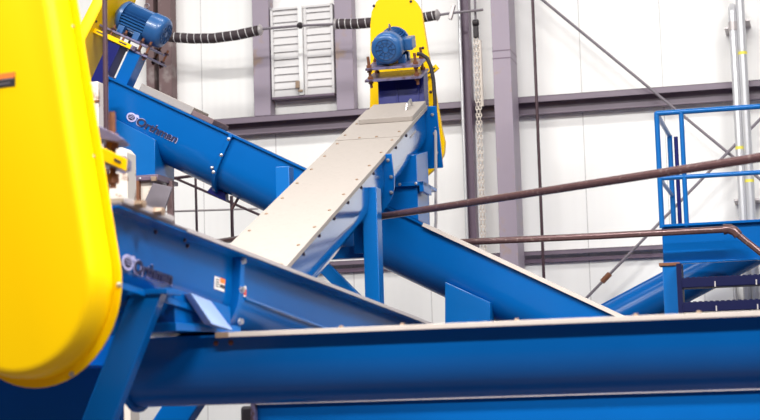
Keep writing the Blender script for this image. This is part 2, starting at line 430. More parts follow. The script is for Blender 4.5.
# logo
def logo(F, q0, q1, y, h, par):
    x, z = F.side(*q0, y); x1, z1 = F.side(*q1, y); L = x1 - x
    n = -F.y
    er = h * .62
    ec = F(x + er * 1.05, y, z + h * .1)
    e = MB().prism([ec + F.x * (er * 1.12 * math.cos(a)) + F.z * (er * .92 * math.sin(a)) for a in [2 * math.pi * k / 28 for k in range(28)]], n * .004).build('emblem', LILAC, par)
    MB().prism([ec + n * .003 + F.x * (er * .78 * math.cos(a)) + F.z * (er * .62 * math.sin(a)) for a in [2 * math.pi * k / 28 for k in range(28)]], n * .004).build('emblem_globe', NAVY, e)
    t = MB()
    for dz in (-.3, 0, .3):
        t.tube([ec + n * .008 + F.x * (er * .7 * s_) + F.z * (er * (dz + .12 * (1 - s_ * s_))) for s_ in [-.8 + .2 * k for k in range(9)]], er * .06, 6)
    t.build('globe_lines', LILAC, e)
    MB().prism([ec + F.x * (er * .1) + F.z * er * .75, ec + F.x * er * 1.2 + F.z * er * 1.0, ec + F.x * er * 1.7 + F.z * er * .35, ec + F.x * er * 1.0 + F.z * er * .45], n * .005).build('emblem_fin', LILAC, e)
    tx = x + er * 2.45; size = h * 1.38
    for nm, m, bo, dp in (('lettering_edge', LILAC, .012, .002), ('lettering', NAVY, .03, .005)):
        o = text('Orthman', V((0, 0, 0)), F.x, F.z, 1.0, m, None, nm, .003, .12, bo)
        wid = o.dimensions.length; me = o.data
        # fit to the space by scaling the flat letters
        xs_ = [v.co.dot(F.x) for v in me.vertices]; zs_ = [v.co.dot(F.z) for v in me.vertices]; c0 = (min(xs_) + max(xs_)) / 2; c1 = (min(zs_) + max(zs_)) / 2
        sx = (x1 - tx) / (max(xs_) - min(xs_)) * (1.02 if m is LILAC else 1); sz = h / (max(zs_) - min(zs_)) * (1.10 if m is LILAC else 1)
        for v in me.vertices:
            q = v.co.copy(); v.co = F.x * ((q.dot(F.x) - c0) * sx) + F.z * ((q.dot(F.z) - c1) * sz) + n * (q.dot(n) * dp / .003)
        bpy.data.objects.remove(o)
        o = bpy.data.objects.new(nm, me); COL.objects.link(o)
        place(o, F((tx + x1) / 2, y, z + h * .02), par)
xl, zl = FB.side(128, 114)
logo(FB, (127, 116), (178.5, 137.5), -.001, .078, B)

# drive of B: guard, motor, base
def motor(P, ax, upv, R, L, name, label, box=None, feet=True):
    ax = ax.normalized(); sd = ax.cross(upv).normalized(); F = Fr(P, ax, sd, upv)
    o = thing(name, P + ax * L / 2 - upv * R, label, 'motor')
    fc = L * .30
    MB().lathe(P, ax, [(0, R * .55), (.004, R * .75), (.018, R * .90), (.045, R * .98), (.07, R), (fc, R)], 32).build('fan_cover', MOTOR, o)
    g = MB()
    for k in range(10):
        a = 2 * math.pi * k / 10; dv = sd * math.cos(a) + upv * math.sin(a)
        g.tube([P - ax * .002 + dv * R * .22, P - ax * .002 + dv * R * .62], R * .045, 6)
    for rr in (.2, .42, .64):
        g.tube([P - ax * .002 + (sd * math.cos(a) + upv * math.sin(a)) * R * rr for a in [2 * math.pi * k / 24 for k in range(24)]], R * .03, 6, True)
    g.build('fan_grille', MOTORD, o)
    MB().lathe(P - ax * .004, ax, [(0, R * .16), (.012, R * .16)], 16).build('fan_hub', MOTOR, o)
    MB().lathe(P + ax * (fc - .002), ax, [(0, R * .94), (L * .5, R * .94)], 60, gear=.80).build('finned_housing', MOTOR, o, 0, 20)
    MB().lathe(P + ax * (fc + L * .495), ax, [(0, R * .97), (L * .06, R * .97), (L * .12, R * .8), (L * .16, R * .45), (L * .2, R * .3)], 32).build('end_bell', MOTOR, o)
    MB().cyl(P + ax * L * .95, P + ax * (L * 1.1), R * .14).build('shaft', BOLT, o)
    # lifting eye
    c = P + ax * L * .55 + upv * (R * 1.12)
    MB().tube([c + ax * (R * .15 * math.cos(a)) + upv * (R * .15 * math.sin(a)) for a in [2 * math.pi * k / 14 for k in range(14)]], R * .045, 7, True).cyl(c - upv * R * .3, c - upv * R * .12, R * .09).build('lifting_eye', GREYP, o)
    for s in (-1, 1):
        for x in (L * .38, L * .70):
            MB().box(F, x - .035, x + .035, min(s * R * .45, s * R * .95), max(s * R * .45, s * R * .95), -R * 1.12, -R * .62).build('foot', MOTOR, o, .006)
    if box:
        s, zc = box
        MB().box(F, L * .36, L * .72, min(s * R * .8, s * R * 1.45), max(s * R * .8, s * R * 1.45), zc - R * .38, zc + R * .38).build('junction_box', MOTOR, o, .012)
    return o
RM = .162
F = FB
xm, zm = FB.side(166, 34.5, .29)
zc = zm; zp = zc - RM * 1.12
MBm = motor(FB(xm, .29, zc), -FB.x, FB.z, RM, .58, 'electric_motor', 'blue finned electric motor tilted on its bracket at upper left', (1, .05))
# base
mb = MBm
x0 = xm - .60; x1 = xm - .03
MB().box(FB, x0, x1 + .02, .06, .54, zp - .022, zp - .001).build('top_plate', PLATE, mb, .003)
MB().box(FB, x0 + .10, x1 + .06, .04, .56, zp - .115, zp - .095).build('lower_plate', PLATE, mb, .003)
for k, x in enumerate((x0 + .16, x0 + .30, x1 - .07, x1 + .02)):
    for y in (.075, .525):
        r_ = MB().cyl(FB(x, y, zp - .15), FB(x, y, zp + .05), .012, 8).build('threaded_rod', RUST, mb)
        for z in (-.001, -.095, -.135): MB().lathe(FB(x, y, zp + z), FB.z, [(0, .024), (.02, .024)], 6).build('nut', DARKB, r_)
yb0, zy0 = FB.side(93, 27.5, .02); yb1, zy1 = FB.side(131.5, 47.5, .02)
ybar = MB().box(FB, yb0, yb1, .0, .04, zy1 - .022, zy1 + .024).build('adjusting_bar', YEL, mb, .003); ybar['label'] = 'yellow bar'
for fa in (.14, .7):
    x = yb0 + (yb1 - yb0) * fa
    MB().box(FB, x, x + .09, -.003, .01, zy1 - .004, zy1 + .009).build('slot', PRINT, ybar)
MB().box(FB, yb1, yb1 + .05, .0, .04, zy1 - .022, zy1 + .024).build('bar_end', PLATE, mb, .003)
# pedestal between base and trough
pd = thing('drive_pedestal', FB(.05, .29, 0), 'indigo drive pedestal on the high end of the rear sloping conveyor', 'pedestal')
ztop = zp - .115
MB().box(FB, .03, .17, .05, .22, .0, ztop).build('upright', BLUE, pd, .004)
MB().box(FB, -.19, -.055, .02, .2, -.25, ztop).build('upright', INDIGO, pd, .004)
MB().box(FB, -.055, -.02, .0, .58, -.30, .02).build('mounting_plate', PLATE, pd, .004)
# guard of B
def guard(F, pts, th, par, m=YEL, lip=.03, bev=.02):
    """pts: outline in (y,z) of frame F; the shell stands th off towards -x"""
    body = MB().prism([F(-th, y, z) for y, z in pts], F.x * th).build('guard_shell', m, par, bev, seg=3)
    cy = sum(p[0] for p in pts) / len(pts); cz = sum(p[1] for p in pts) / len(pts)
    out = []
    for y, z in pts:
        l = math.hypot(y - cy, z - cz); out.append((y + (y - cy) / l * lip, z + (z - cz) / l * lip))
    MB().prism([F(0, y, z) for y, z in out], F.x * .008).build('back_flange', m, par, .002)
    return out
def hull2(c0, r0_, c1, r1_, n=18):
    """outline round two circles, c in (y,z)"""
    dx, dz = c1[0] - c0[0], c1[1] - c0[1]; L = math.hypot(dx, dz); b0 = math.atan2(dz, dx); al = math.acos((r0_ - r1_) / L)
    pts = []
    for k in range(n + 1):
        a = b0 + al + (2 * math.pi - 2 * al) * k / n; pts.append((c0[0] + r0_ * math.cos(a), c0[1] + r0_ * math.sin(a)))
    for k in range(n + 1):
        a = b0 - al + 2 * al * k / n; pts.append((c1[0] + r1_ * math.cos(a), c1[1] + r1_ * math.sin(a)))
    return pts
xg = xm - .60
FG = FB.move(xg, 0, 0)
gB = thing('belt_guard', FG(-.06, .29, .1), 'yellow belt guard beside the tilted blue motor, partly hidden at upper left', 'guard')
# towards the motor the guard shows its flat back
pts = hull2((.27, -.12), .37, (.27, zc + .12), .30)
guard(FG, pts, .13, gB)
for (y, z) in ((-.07, .12), (-.04, .45), (.60, .1)): bolt(FG(.008, y, z), FG.x, gB, .012, .01, DARKB)

# ---- C: the pale covered conveyor coming down towards us
DC = 16.0
Pt = pw(427, 107, DC); Pb = hit(285.5, 268, U, Pt); a = Pb - Pt
n_ = a.cross(U).normalized(); n_ = n_ if n_.z > 0 else -n_
FC = Fr(Pt, a, -U, n_); LC = a.length
xl, yl = FC.top(232, 243); wC = .552; ov = .03; hC = .50
FC = FC.move(0, ov, 0)          # the trough side stands a little inside the cover edge
wt = wC
XE = LC + .25
Cc = thing('screw_conveyor', floorpt(FC(LC * .5, .3, 0)), 'covered blue conveyor with pale sheet top sloping towards the viewer at centre', 'conveyor')
trough(FC, 0, XE, wC, hC, Cc, BLUEG, fl=.025)
xs1 = FC.top(400, 136)[0]
for k, (xa, xb_, zz) in enumerate(((-.02, xs1 + .05, .006), (xs1, XE, .0))):
    cv = MB().box(FC, xa, xb_, -ov, wC + ov, zz + .0, zz + .006).box(FC, xa, xb_, -ov - .002, -ov + .004, zz - .03, zz + .006).box(FC, xa, xb_, wC + ov - .004, wC + ov + .002, zz - .03, zz + .006).build('cover_sheet', GALVC, Cc, .002)
    x = xa + .18
    while x < xb_ - .05:
        for y in (.02, wC - .02): bolt(FC(x, y, zz + .006), FC.z, cv, .013, .008, BRASSB, 'screw')
        x += .46
    for y in (.2, .36): 
        if k == 0: bolt(FC(xb_ - .03, y, zz + .006), FC.z, cv, .013, .008, BRASSB, 'screw')
x = .9
while x < XE - .3:
    bolt(FC(x, 0, -.07), FC.y * -1, Cc, .014, .01, DARKB); x += .46
# raised hatch at the top end
xh = FC.top(412, 116, .06)[0]
ht = MB().box(FC, .0, xh, -.025, wC - .05, .013, .062).build('hatch', GALVC, Cc, .006)
xq, yq = FC.top(408, 108, .062)
MB().tube([FC(xq + .09, yq, .06), FC(xq + .06, yq - .01, .11), FC(xq - .06, yq - .02, .13), FC(xq - .10, yq - .02, .06)], .011, 8).build('handle', BOLT, ht)
# end plate and joint flange
MB().box(FC, -.03, 0.0, -.12, wC + .03, -hC - .12, .0).build('end_plate', BLUE, Cc, .003)
for z in (-.08, -.27, -.46):
    bolt(FC(0, -.075, z), FC.x, Cc, .014, .012)
xj = FC.side(383, 159)[0]
MB().prism([FC(xj, min(y, wC + .012), z) for y, z in section(wC, hC, off=.085)], FC.x * .03).build('joint_flange', BLUE, Cc, .003)
for (y, z) in ((-.05, -.05), (-.06, -.2), (-.045, -.34)): bolt(FC(xj + .03, y, z), FC.x, Cc, .014, .012)
# side sticker
x, z = FC.side(413, 134); MB().box(FC, x - .14, x + .14, -.003, 0, z - .012, z + .012).build('sticker', GALVD, Cc)
# discharge chute onto B
zc0 = FC(.25, 0, -hC + .12).z
cl = pw(364, 190, DB + .03); cr = pw(417.5, 190, DB + .03)
f = wf(V((cl.x, cl.y, 0))); wdt = (cr - cl).dot(U)
def btop(p): q = FB.inv(p); return q.z
def bz(x, y):     # height of B's cover under a point of the chute frame
    p = f(x, y, 0); k = FB.z.z; return (FB.O.z * k - (p - FB.O).xy.dot(FB.z.xy)) / k if k else 0
ys0, ys1 = 0., .50
low = [f(0, ys0, bz(0, ys0) + .012), f(wdt, ys0, bz(wdt, ys0) + .012), f(wdt, ys1, bz(wdt, ys1) + .012), f(0, ys1, bz(0, ys1) + .012)]
zt_ = FC(.2, .3, -hC + .10).z
MB().hexa(low + [f(0, ys0, zt_ - .1), f(wdt, ys0, zt_ - .1), f(wdt, ys1, zt_), f(0, ys1, zt_)]).build('discharge_chute', BLUE, Cc, .004)
zf = pw(417, 184, DB + .03).z
cf = MB().box(f, -.07, wdt + .07, -.05, .54, zf - .02, zf + .015).box(f, wdt + .03, wdt + .07, -.05, .30, zf - .08, zf + .015).build('chute_flange', BLUE, Cc, .003)
for k in range(4): bolt(f(wdt * .3 * k + .05, -.05, zf), -W, Cc, .012, .01)

# support frame of C
DS = 13.75
sf = thing('conveyor_trestle', floorpt(pw(371, 250, DS)), 'blue steel support frame with two posts under the pale covered conveyor', 'frame')
def post(px0, px1, py, d, dep, m, par, name, zt):
    a = pw(px0, py, d); b_ = pw(px1, py, d); f = wf(V((a.x, a.y, 0)))
    return MB().box(f, 0, (b_ - a).dot(U), 0, dep, 0, zt).build(name, m, par, .005)
post(361.8, 376.3, 188, DS, .16, BLUE2, sf, 'post', pw(370, 187, DS).z)
post(275.5, 289, 167, DS + .45, .14, BLUE2, sf, 'post', pw(282, 166.5, DS + .45).z)
a = pw(300, 249, DS + .2); b_ = pw(366, 249, DS + .2); f = wf(a); ll = (b_ - a).dot(U); hh = pw(345, 250, DS + .2).z - pw(345, 262, DS + .2).z
MB().box(f, -.25, ll - .02, 0, .1, -hh, 0).build('cross_beam', BLUE2, sf, .004)
q0 = pw(353, 215, DS + .1); f = wf(q0); MB().box(f, 0, .11, 0, .05, pw(353, 254, DS + .1).z - q0.z, 0).build('saddle_plate', BLUE, sf, .003)
def beam(p, q, wid, dep, m, par, name, dv=W, bev=.004):
    a = (q - p).normalized(); s = a.cross(dv).normalized(); F = Fr(p, a, dv, s)
    return MB().box(F, 0, (q - p).length, 0, dep, -wid / 2, wid / 2).build(name, m, par, bev)
beam(pw(318, 262, DS + .05), pw(372, 316, DS + .05), .10, .08, BLUE2, sf, 'diagonal_brace')

# drive of C
tw = thing('drive_tower', FC(-.25, .3, -.3), 'indigo drive tower behind the top end of the pale covered conveyor', 'pedestal')
FT = Fr(FC(0, 0, 0), U * -1, W, Z)
d_t = DC + .22
zlow = FC(0, 0, -.45).z
p0 = pw(364.5, 80.5, d_t - .2); p1 = pw(421, 80.5, d_t - .2)
g = Fr(p0, U, -FC.x, FC.z); wp = (p1 - p0).dot(U); zt2 = .115
a = pw(379, 120, d_t); b_ = pw(425, 120, d_t); f = wf(V((a.x, a.y, 0))); wdt = (b_ - a).dot(U)
def pz(y): # underside of the lower plate above a point of the tower
    q = f(0, y, 0) - g.O; return g.O.z + (-.024 - (q.x * g.z.x + q.y * g.z.y)) / g.z.z
def slant_top(x0, x1, y0, y1, nm):
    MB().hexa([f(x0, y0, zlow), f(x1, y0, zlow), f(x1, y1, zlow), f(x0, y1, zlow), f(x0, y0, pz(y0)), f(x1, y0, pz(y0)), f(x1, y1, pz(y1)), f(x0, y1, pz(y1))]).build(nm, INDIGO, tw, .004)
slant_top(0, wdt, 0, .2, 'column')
slant_top(wdt * .40, wdt * .44, -.012, 0, 'weld_rib'); slant_top(wdt * .86, wdt * .9, -.012, 0, 'weld_rib')
RM2 = .158
pm = g.inv(pw(388.5, 47.5, d_t - .19))
MC = motor(g(pm.x, -.01, zt2 + RM2 * 1.12), -FC.x, FC.z, RM2, .52, 'electric_motor', 'blue electric motor facing the viewer in front of the yellow guard at top', (1, .0))
# base plates: they lie parallel to the conveyor, so they tilt down towards us
mb = MC
def slab(z0, z1, nm, x0, x1): MB().box(g, x0, x1, 0, .40, z0, z1).build(nm, PLATE, mb, .003)
slab(-.022, 0, 'lower_plate', 0, wp); slab(zt2 - .022, zt2, 'top_plate', .02, wp)
for x in (.05, wp - .05):
    for y in (.05, .35):
        r_ = MB().cyl(g(x, y, -.09), g(x, y, zt2 + .11), .014, 8).build('threaded_rod', RUST, mb)
        for z in (0, -.046, zt2 - .046, zt2): MB().lathe(g(x, y, z), g.z, [(0, .028), (.024, .028)], 6).build('nut', RUST, r_)
# guard C: stands square to the conveyor axis behind the motor
PG = pw(400, 80, DC + .85)
FGc = Fr(PG, (W * math.cos(math.radians(6)) + Z * math.sin(math.radians(6))), U, (Z * math.cos(math.radians(6)) - W * math.sin(math.radians(6))))
def gp(px, py):
    q = FGc.inv(hit(px, py, FGc.x, PG)); return q.y, q.z
gC = thing('belt_guard', FGc(0, 0, -.5), 'tall yellow belt guard behind the front facing motor at top centre', 'guard')
outl = [(371.2, 60), (371.2, 25), (372.5, 12), (377, 2), (385, -5), (396, -8), (407, -5), (415, 2), (419.5, 10), (421.5, 22), (426, 50), (434, 95), (440, 129), (443.3, 142), (442.5, 153), (438.5, 162), (433, 169), (426, 175.5), (414, 180), (400, 180), (386, 174), (376, 162), (371, 145), (370.8, 110)]
pts = [gp(*q) for q in outl]
FGm = FGc.move(0, 0, 0)
MB().prism([FGm(0, y, z) for y, z in pts], FGm.x * .16).build('guard_shell', YEL, gC, .014, seg=3)
MB().prism([FGm(-.006, y * 1.0, z) for y, z in [gp(*q) for q in [(x + (1.6 if x > 405 else -.8), y) for x, y in outl]]], FGm.x * .012).build('front_flange', YEL, gC, .002)
for q in ((374, 6), (411, 1.5), (373, 43), (375, 60), (423, 48), (425, 60), (431, 92), (437, 128)):
    y, z = gp(*q); bolt(FGm(-.006, y, z), -FGm.x, gC, .013, .012, DARKB)
y, z = gp(433, 71)
fb = Fr(FGm(-.03, y, z), (U + Z * .75), W, (Z - U * .75))
tb = MB().box(fb, -.09, .07, -.02, .02, -.028, .028).build('adjusting_tab', YEL, gC, .004)
MB().box(fb, -.05, .04, -.025, -.018, -.008, .008).build('slot', PRINT, tb)
# cable from motor to floor
dk = DC + .1
cb = thing('motor_cable', pw(435, 160, dk), 'black flexible cable curving down from the front facing motor past the guard', 'cable')
path = [(417, 54), (421, 54), (427, 58), (431, 67), (433.5, 80), (435, 100), (435.6, 122)]
MB().tube([pw(x, y, dk - .1 + .1 * i / 6) for i, (x, y) in enumerate(path)], .019, 10).build('cable', BLACK, cb)
MB().lathe(pw(435.6, 128, dk), Z, [(0, .024), (.03, .03), (.07, .024)], 10).build('gland', GALVD, cb)
MB().tube([pw(435.6, 124, dk), pw(435.8, 180, dk), pw(436, 222, dk), pw(435, 232, dk), pw(431, 236, dk)], .015, 8).build('rigid_conduit', GALVD, cb)

# ------------------------------------------------------------------ A: conveyor receding from the big guard
YA0, YA1 = 9.2, 12.5
PA = py_(140, 220, YA0); PE = py_(420, 326, YA1); a = PE - PA
hd = V((a.x, a.y, 0)).normalized(); sA = V((-hd.y, hd.x, 0))      # side pointing away from us
nA = a.cross(sA).normalized(); nA = nA if nA.z > 0 else -nA
FA = Fr(PA, a, sA, nA); LA = a.length; wA, hA = .46, .46
xhd = FA.side(104, 204)[0]
A = thing('screw_conveyor', floorpt(FA(1, .2, 0)), 'near blue trough conveyor running from the big yellow guard away to centre', 'conveyor')
trough(FA, xhd, LA + .2, wA, hA, A, BLUEA, fl=.095)
MB().box(FA, xhd, LA + .2, -.10, wA + .08, .002, .014).build('cover_plate', GREYP, A, .002)
xk = FA.side(172, 228)[0]
MB().box(FA, xk, LA + .2, -.106, -.098, -.006, .016).build('cover_lip', GALVD, A)
xl0 = FA.side(106, 195)[0]; xl1 = FA.side(158, 212)[0]
lid = MB().box(FA, xl0, xl1, -.115, wA + .085, .014, .05).build('end_lid', GALVD, A, .01)
for q in ((132, 206), (151, 212.5)):
    x, z = FA.side(*q, -.085); bolt(FA(x, -.115, .03), -FA.y, lid, .024, .05, BRASSB)
MB().box(FA, xhd - .03, xhd, -.06, wA + .06, -hA - .05, .0).build('end_plate', BLUE, A, .004)
xj = FA.side(233, 262)[0]
joint(FA, xj, wA, hA, A, .055, .05)
for q in ((238, 259.5), (238, 289), (231, 319)):
    x, z = FA.side(*q, -.05); bolt(FA(xj + .02, -.054, z), -FA.y, A, .018, .02)
for q in ((155, 232), (187, 246), (184, 240)):
    x, z = FA.side(*q); bolt(FA(x, 0, z), -FA.y, A, .011, .012, DARKB)
logo(FA, (122, 262), (172, 282), -.001, .075, A)
def sticker(F, q0, q1, y, par, red=False):
    x, z = F.side(*q0, y); x1, z1 = F.side(*q1, y)
    x1 = x + abs(x1 - x); z0 = min(z, z1); zz = max(z, z1)
    s = MB().box(F, x, x1, y - .003, y, z0, zz).build('warning_sticker', PAPER, par)
    if not red:
        MB().box(F, x + (x1 - x) * .52, x1, y - .005, y - .002, z0 + (zz - z0) * .62, zz).build('orange_print', ORANGE, s)
        MB().box(F, x + (x1 - x) * .52, x1, y - .005, y - .002, z0 + (zz - z0) * .22, z0 + (zz - z0) * .5).build('black_print', PRINT, s)
        for k in range(4):
            zk = z0 + (zz - z0) * (.2 + .18 * k); MB().box(F, x + (x1 - x) * .1, x + (x1 - x) * .42, y - .005, y - .002, zk, zk + .006).build('text_line', PRINT, s)
    else:
        MB().box(F, x, x1, y - .005, y - .002, z0 + (zz - z0) * .1, z0 + (zz - z0) * .7).build('red_print', REDP, s)
sticker(FA, (214.5, 276), (224, 292), -.002, A)
sticker(FA, (241.5, 285), (245.5, 297), -.002, A, True)
x0, z0 = FA.side(246, 298.5, -.008); x1, z1 = FA.side(322, 327, -.008)
MB().tube([FA(x0, -.004, z0), FA(x1 + .2, -.004, z1 + (z1 - z0) / (x1 - x0) * .2)], .012, 12).build('highlight_bead', BLUEG, A)  # glossy bead added to catch a bright streak along the trough
# ledge along the lower side near the head end
x0, z0 = FA.side(118, 275, -.02); x1, z1 = FA.side(205, 300, -.02)
MB().box(FA, x0, x1, -.026, .02, z0 - .012 - .03, z0 - .03).box(FA, x0, x1, -.026, -.016, z0 - .07, z0 - .03).build('side_rail', BLUE, A, .004)
# spout down on D
DD = 9.2
tl = FA.side(178, 292); tr_ = FA.side(212, 304)
zD = pw(225, 335, DD).z
sx0 = FA.side(172, 300)[0]; sx1 = xj - .02; zs = FA.side(205, 299)[1]
top = [FA(sx0, -.01, zs), FA(sx1, -.01, zs), FA(sx1, wA + .01, zs), FA(sx0, wA + .01, zs)]
lowp = [V((p.x, p.y, zD + .05)) for p in top]
MB().hexa(lowp + top).build('discharge_spout', BLUE, A, .004)
ce = sum(lowp, V()) / 4
fl_ = [V((p.x + (p.x - ce.x) * .16, p.y + (p.y - ce.y) * .16, zD + .02)) for p in lowp]
MB().hexa(fl_ + [p + Z * .045 for p in fl_]).build('spout_flange', BLUE, A, .003)
# blue gusset strip, its sheen painted pale
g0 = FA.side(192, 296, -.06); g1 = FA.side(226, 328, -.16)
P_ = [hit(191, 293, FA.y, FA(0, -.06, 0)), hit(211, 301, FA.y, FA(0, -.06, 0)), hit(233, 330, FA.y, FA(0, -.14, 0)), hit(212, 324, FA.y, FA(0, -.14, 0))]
MB().prism(P_, FA.y * .05).build('gusset', SHEENB, A, .003)

# support stand of A
DL = 8.62
st = thing('support_stand', floorpt(pw(100, 400, DL)), 'blue slanted support legs under the near conveyor at lower left', 'stand')
def slant(q0, q1, wid, d, dep, nm):
    p = pw(*q0, d); r = ray(*q1); q = pw(*q1, d); a = (q - p); k = p.z / -a.z; e = p + a * k
    s = a.normalized().cross(W).normalized(); F = Fr(p, a, W, s)
    # cut level at floor and top
    hw = wid / 2 / abs(s.x * U.x + s.y * U.y)
    return MB().hexa([e - U * hw, e + U * hw, e + U * hw + W * dep, e - U * hw + W * dep, p - U * hw, p + U * hw, p + U * hw + W * dep, p - U * hw + W * dep]).build(nm, BLUE, st, .008)
slant((147, 290), (96.5, 422), .17, DL, .09, 'leg')
slant((185, 398), (168, 424), .21, 10.6, .14, 'leg')
a = pw(126, 289, DL - .02); b_ = pw(167, 289, DL - .02); f = wf(a)
MB().box(f, 0, (b_ - a).dot(U), 0, .22, -.035, -.005).build('cap_plate', BLUE, st, .004)
a = pw(-40, 372, DL + .9); b_ = pw(120, 322, DL + .9); f = wf(V((a.x, a.y, 0)))
MB().box(f, 0, (b_ - a).dot(U), 0, .05, 0, b_.z).build('back_panel', BLUE, st, .004)

a = pw(-40, 371, DL + .9); b_ = pw(112, 366, DL + .9); f = wf(a)
MB().box(f, 0, (b_ - a).dot(U), -.42, 0, -.02, 0).build('shade_plate', BLUE, st, .004)  # plate added to cast shade on the back panel
# ---- big near guard with its bracket
hx = -hd                                    # outward from the conveyor end
PGa = py_(60, 200, 8.55)
FGa = Fr(PGa, hd, sA, Z)                    # x into the picture, y to the left-back, z up
def ga(px, py, x=0.): q = FGa.inv(hit(px, py, FGa.x, FGa(x, 0, 0))); return q.y, q.z
gA = thing('belt_guard', FGa(0, 0, -1), 'very large yellow belt guard filling the left edge in the foreground', 'guard')
ro = [(121.5, 283), (121.8, 297), (117, 320), (103.5, 346), (73, 375), (43, 386.5), (20, 386.5), (0, 383)]
# right side outline traced, left side its mirror about the guard's own axis
c0 = ga(36, 286); e = ga(121.8, 286); r1_ = abs(e[0] - c0[0]) * .99
tp_ = ga(75, 0); 
ang_r = (ga(121.5, 283)[0] - tp_[0]) / (tp_[1] - ga(121.5, 283)[1])
r2_ = r1_ * .74
c1z = tp_[1] + .45
c1y = tp_[0] + ang_r * -.45 + r2_ * .99
big = hull2(c0, r1_, (c1y, c1z), r2_, 26)
TH = .17
ctr = ((c0[0] + c1y) / 2, (c0[1] + c1z) / 2)
inn = hull2(c0, r1_ - .035, (c1y, c1z), r2_ - .035, 26)
bmx = MB(); 
# shell: rounded dish of three rings
lay = [(0, 0.0), (-TH + .06, .004), (-TH + .02, .018), (-TH + .004, .035), (-TH, .06)]
rings = []
for (x, ins) in lay:
    hp = hull2(c0, r1_ - .045 - ins, (c1y, c1z), r2_ - .045 - ins, 26); rings.append([bmx.bm.verts.new(FGa(x, y, z)) for y, z in hp])
for i in range(len(rings) - 1):
    n = len(rings[i])
    for k in range(n): bmx.bm.faces.new([rings[i][k], rings[i][(k + 1) % n], rings[i + 1][(k + 1) % n], rings[i + 1][k]])
bmx.bm.faces.new(rings[0]); bmx.bm.faces.new(rings[-1])
bmx.build('guard_shell', YEL, gA, 0, 50)
MB().prism([FGa(0, y, z) for y, z in big], FGa.x * .012).build('back_flange', YEL, gA, .003)
for q in ((72, 27), (119, 285), (72, 374), (93, 157)):
    y, z = ga(*q); 
    bolt(FGa(0, y, z), -FGa.x, gA, .012, .012, BOLT)
xw = -TH
y0, z0 = ga(15.3, 72, xw); y1, z1 = ga(-16, 90, xw)
lb = MB().box(FGa, xw - .004, xw, min(y0, y1), max(y0, y1), min(z0, z1), max(z0, z1)).build('warning_label', PRINT, gA)
MB().box(FGa, xw - .006, xw - .003, min(y0, y1), max(y0, y1), max(z0, z1) - .028, max(z0, z1)).build('orange_band', ORANGE, lb)
for k, (a_, b2) in enumerate(((.2, .8), (.1, .7))):
    zk = min(z0, z1) + .015 + k * .02; yy0, yy1 = min(y0, y1), max(y0, y1)
    MB().box(FGa, xw - .006, xw - .003, yy0 + .01 + (yy1 - yy0) * (a_ - .1), yy0 + (yy1 - yy0) * b2, zk, zk + .006).build('label_line', GREYP, lb)
# motor base bracket poking out right of the guard
YB = FGa.O.y + .42
bk = gA
def bf(px, py): return Fr(py_(px, py, YB), V((1, 0, 0)), V((0, 1, 0)), Z)
p0 = py_(112, 112, YB); p1 = py_(112.5, 188, YB); p1 = V((p0.x, p0.y, p1.z))
MB().lathe(p1, Z, [(0, .02)] + [(.012 * k, .02 - .003 * (k % 2)) for k in range(1, int((p0.z - p1.z) / .012))] + [(p0.z - p1.z, .018)], 12).build('threaded_rod', RUST, bk)
for yy, h_ in ((134, .05), (143, .03), (174, .05)):
    z = py_(112, yy, YB).z; MB().lathe(V((p0.x, p0.y, z - h_)), Z, [(0, .036), (h_, .036)], 6).build('nut', RUST, bk)
def bplate(q, dep, m, nm, bev=.003, back=0): return MB().prism([py_(x, y, YB - .08 + back) for x, y in q], V((0, dep, 0))).build(nm, m, bk, bev)
bplate([(90, 122), (100, 126), (118, 135), (125, 140), (118, 142), (90, 137)], .2, PLATE, 'upper_plate', .004)
bplate([(90, 152), (126, 156), (126, 166), (118, 169), (90, 160)], .2, PLATE, 'lower_plate', .004, .03)
yt = bplate([(90, 144), (104, 148), (127, 159), (126, 171), (104, 161), (90, 157)], .018, YEL, 'yellow_tab', .003, -.02)
sl = MB().prism([py_(x, y, YB - .104) for x, y in ((114, 158), (121, 161), (121, 164), (114, 161))], V((0, .01, 0))).build('slot', PRINT, yt)

# thin brown rod in front of the tilted motor
p = py_(105, 30, 11.2)
tag(MB().tube([V((p.x, p.y, 0)), V((p.x, p.y, 6.0))], .017, 10).build('vertical_rod', DROD, None), 'thin rusty vertical rod in front of the tilted blue motor', 'rod')

# ------------------------------------------------------------------ D: the long near trough and E beneath it
a = pw(225, 335, DD); FD = wf(V((a.x, a.y, a.z)))
wD, hD = .5, zD - 1.6
xL = FD.inv(pw(122, 370, DD)).x; xR = FD.inv(pw(1050, 320, DD)).x
Dd = thing('screw_conveyor', floorpt(FD(1, .25, 0)), 'long blue trough conveyor lying level across the foreground with pale cover edge', 'conveyor')
trough(FD, xL, xR, wD, hD, Dd, fl=.055)
x0 = FD.inv(pw(221, 335, DD)).x
cv = MB().box(FD, x0, xR, -.065, wD + .065, .002, .012).box(FD, x0, xR, -.07, -.062, -.016, .012).box(FD, x0, xR, wD + .062, wD + .07, -.03, .012).build('cover_plate', GALV, Dd, .002)
MB().box(FD, x0 - .01, x0 + .07, -.073, -.06, -.018, .0135).build('cover_clip', BRASSB, Dd, .002)
for px in (343, 404, 518, 637, 700):
    x = FD.inv(pw(px, 325, DD)).x; bolt(FD(x, -.04, .012), Z, cv, .014, .012, BRASSB, 'screw')
for px in (216, 231):
    x = FD.inv(pw(px, 344, DD)).x; bolt(FD(x, -.0, -.045), -W, Dd, .013, .012, RUST)
MB().prism([FD(xL - .02, y, z) for y, z in section(wD, hD, off=.03)], U * .03).build('end_plate', BLUE, Dd, .003)
def trestle(F, x, w, ztop, par, nm='leg'):
    for y in (.02, w - .1):
        MB().box(Fr(V((F(x, y, 0).x, F(x, y, 0).y, 0)), U, W, Z), 0, .1, 0, .08, 0, ztop).build(nm, BLUE, par, .004)
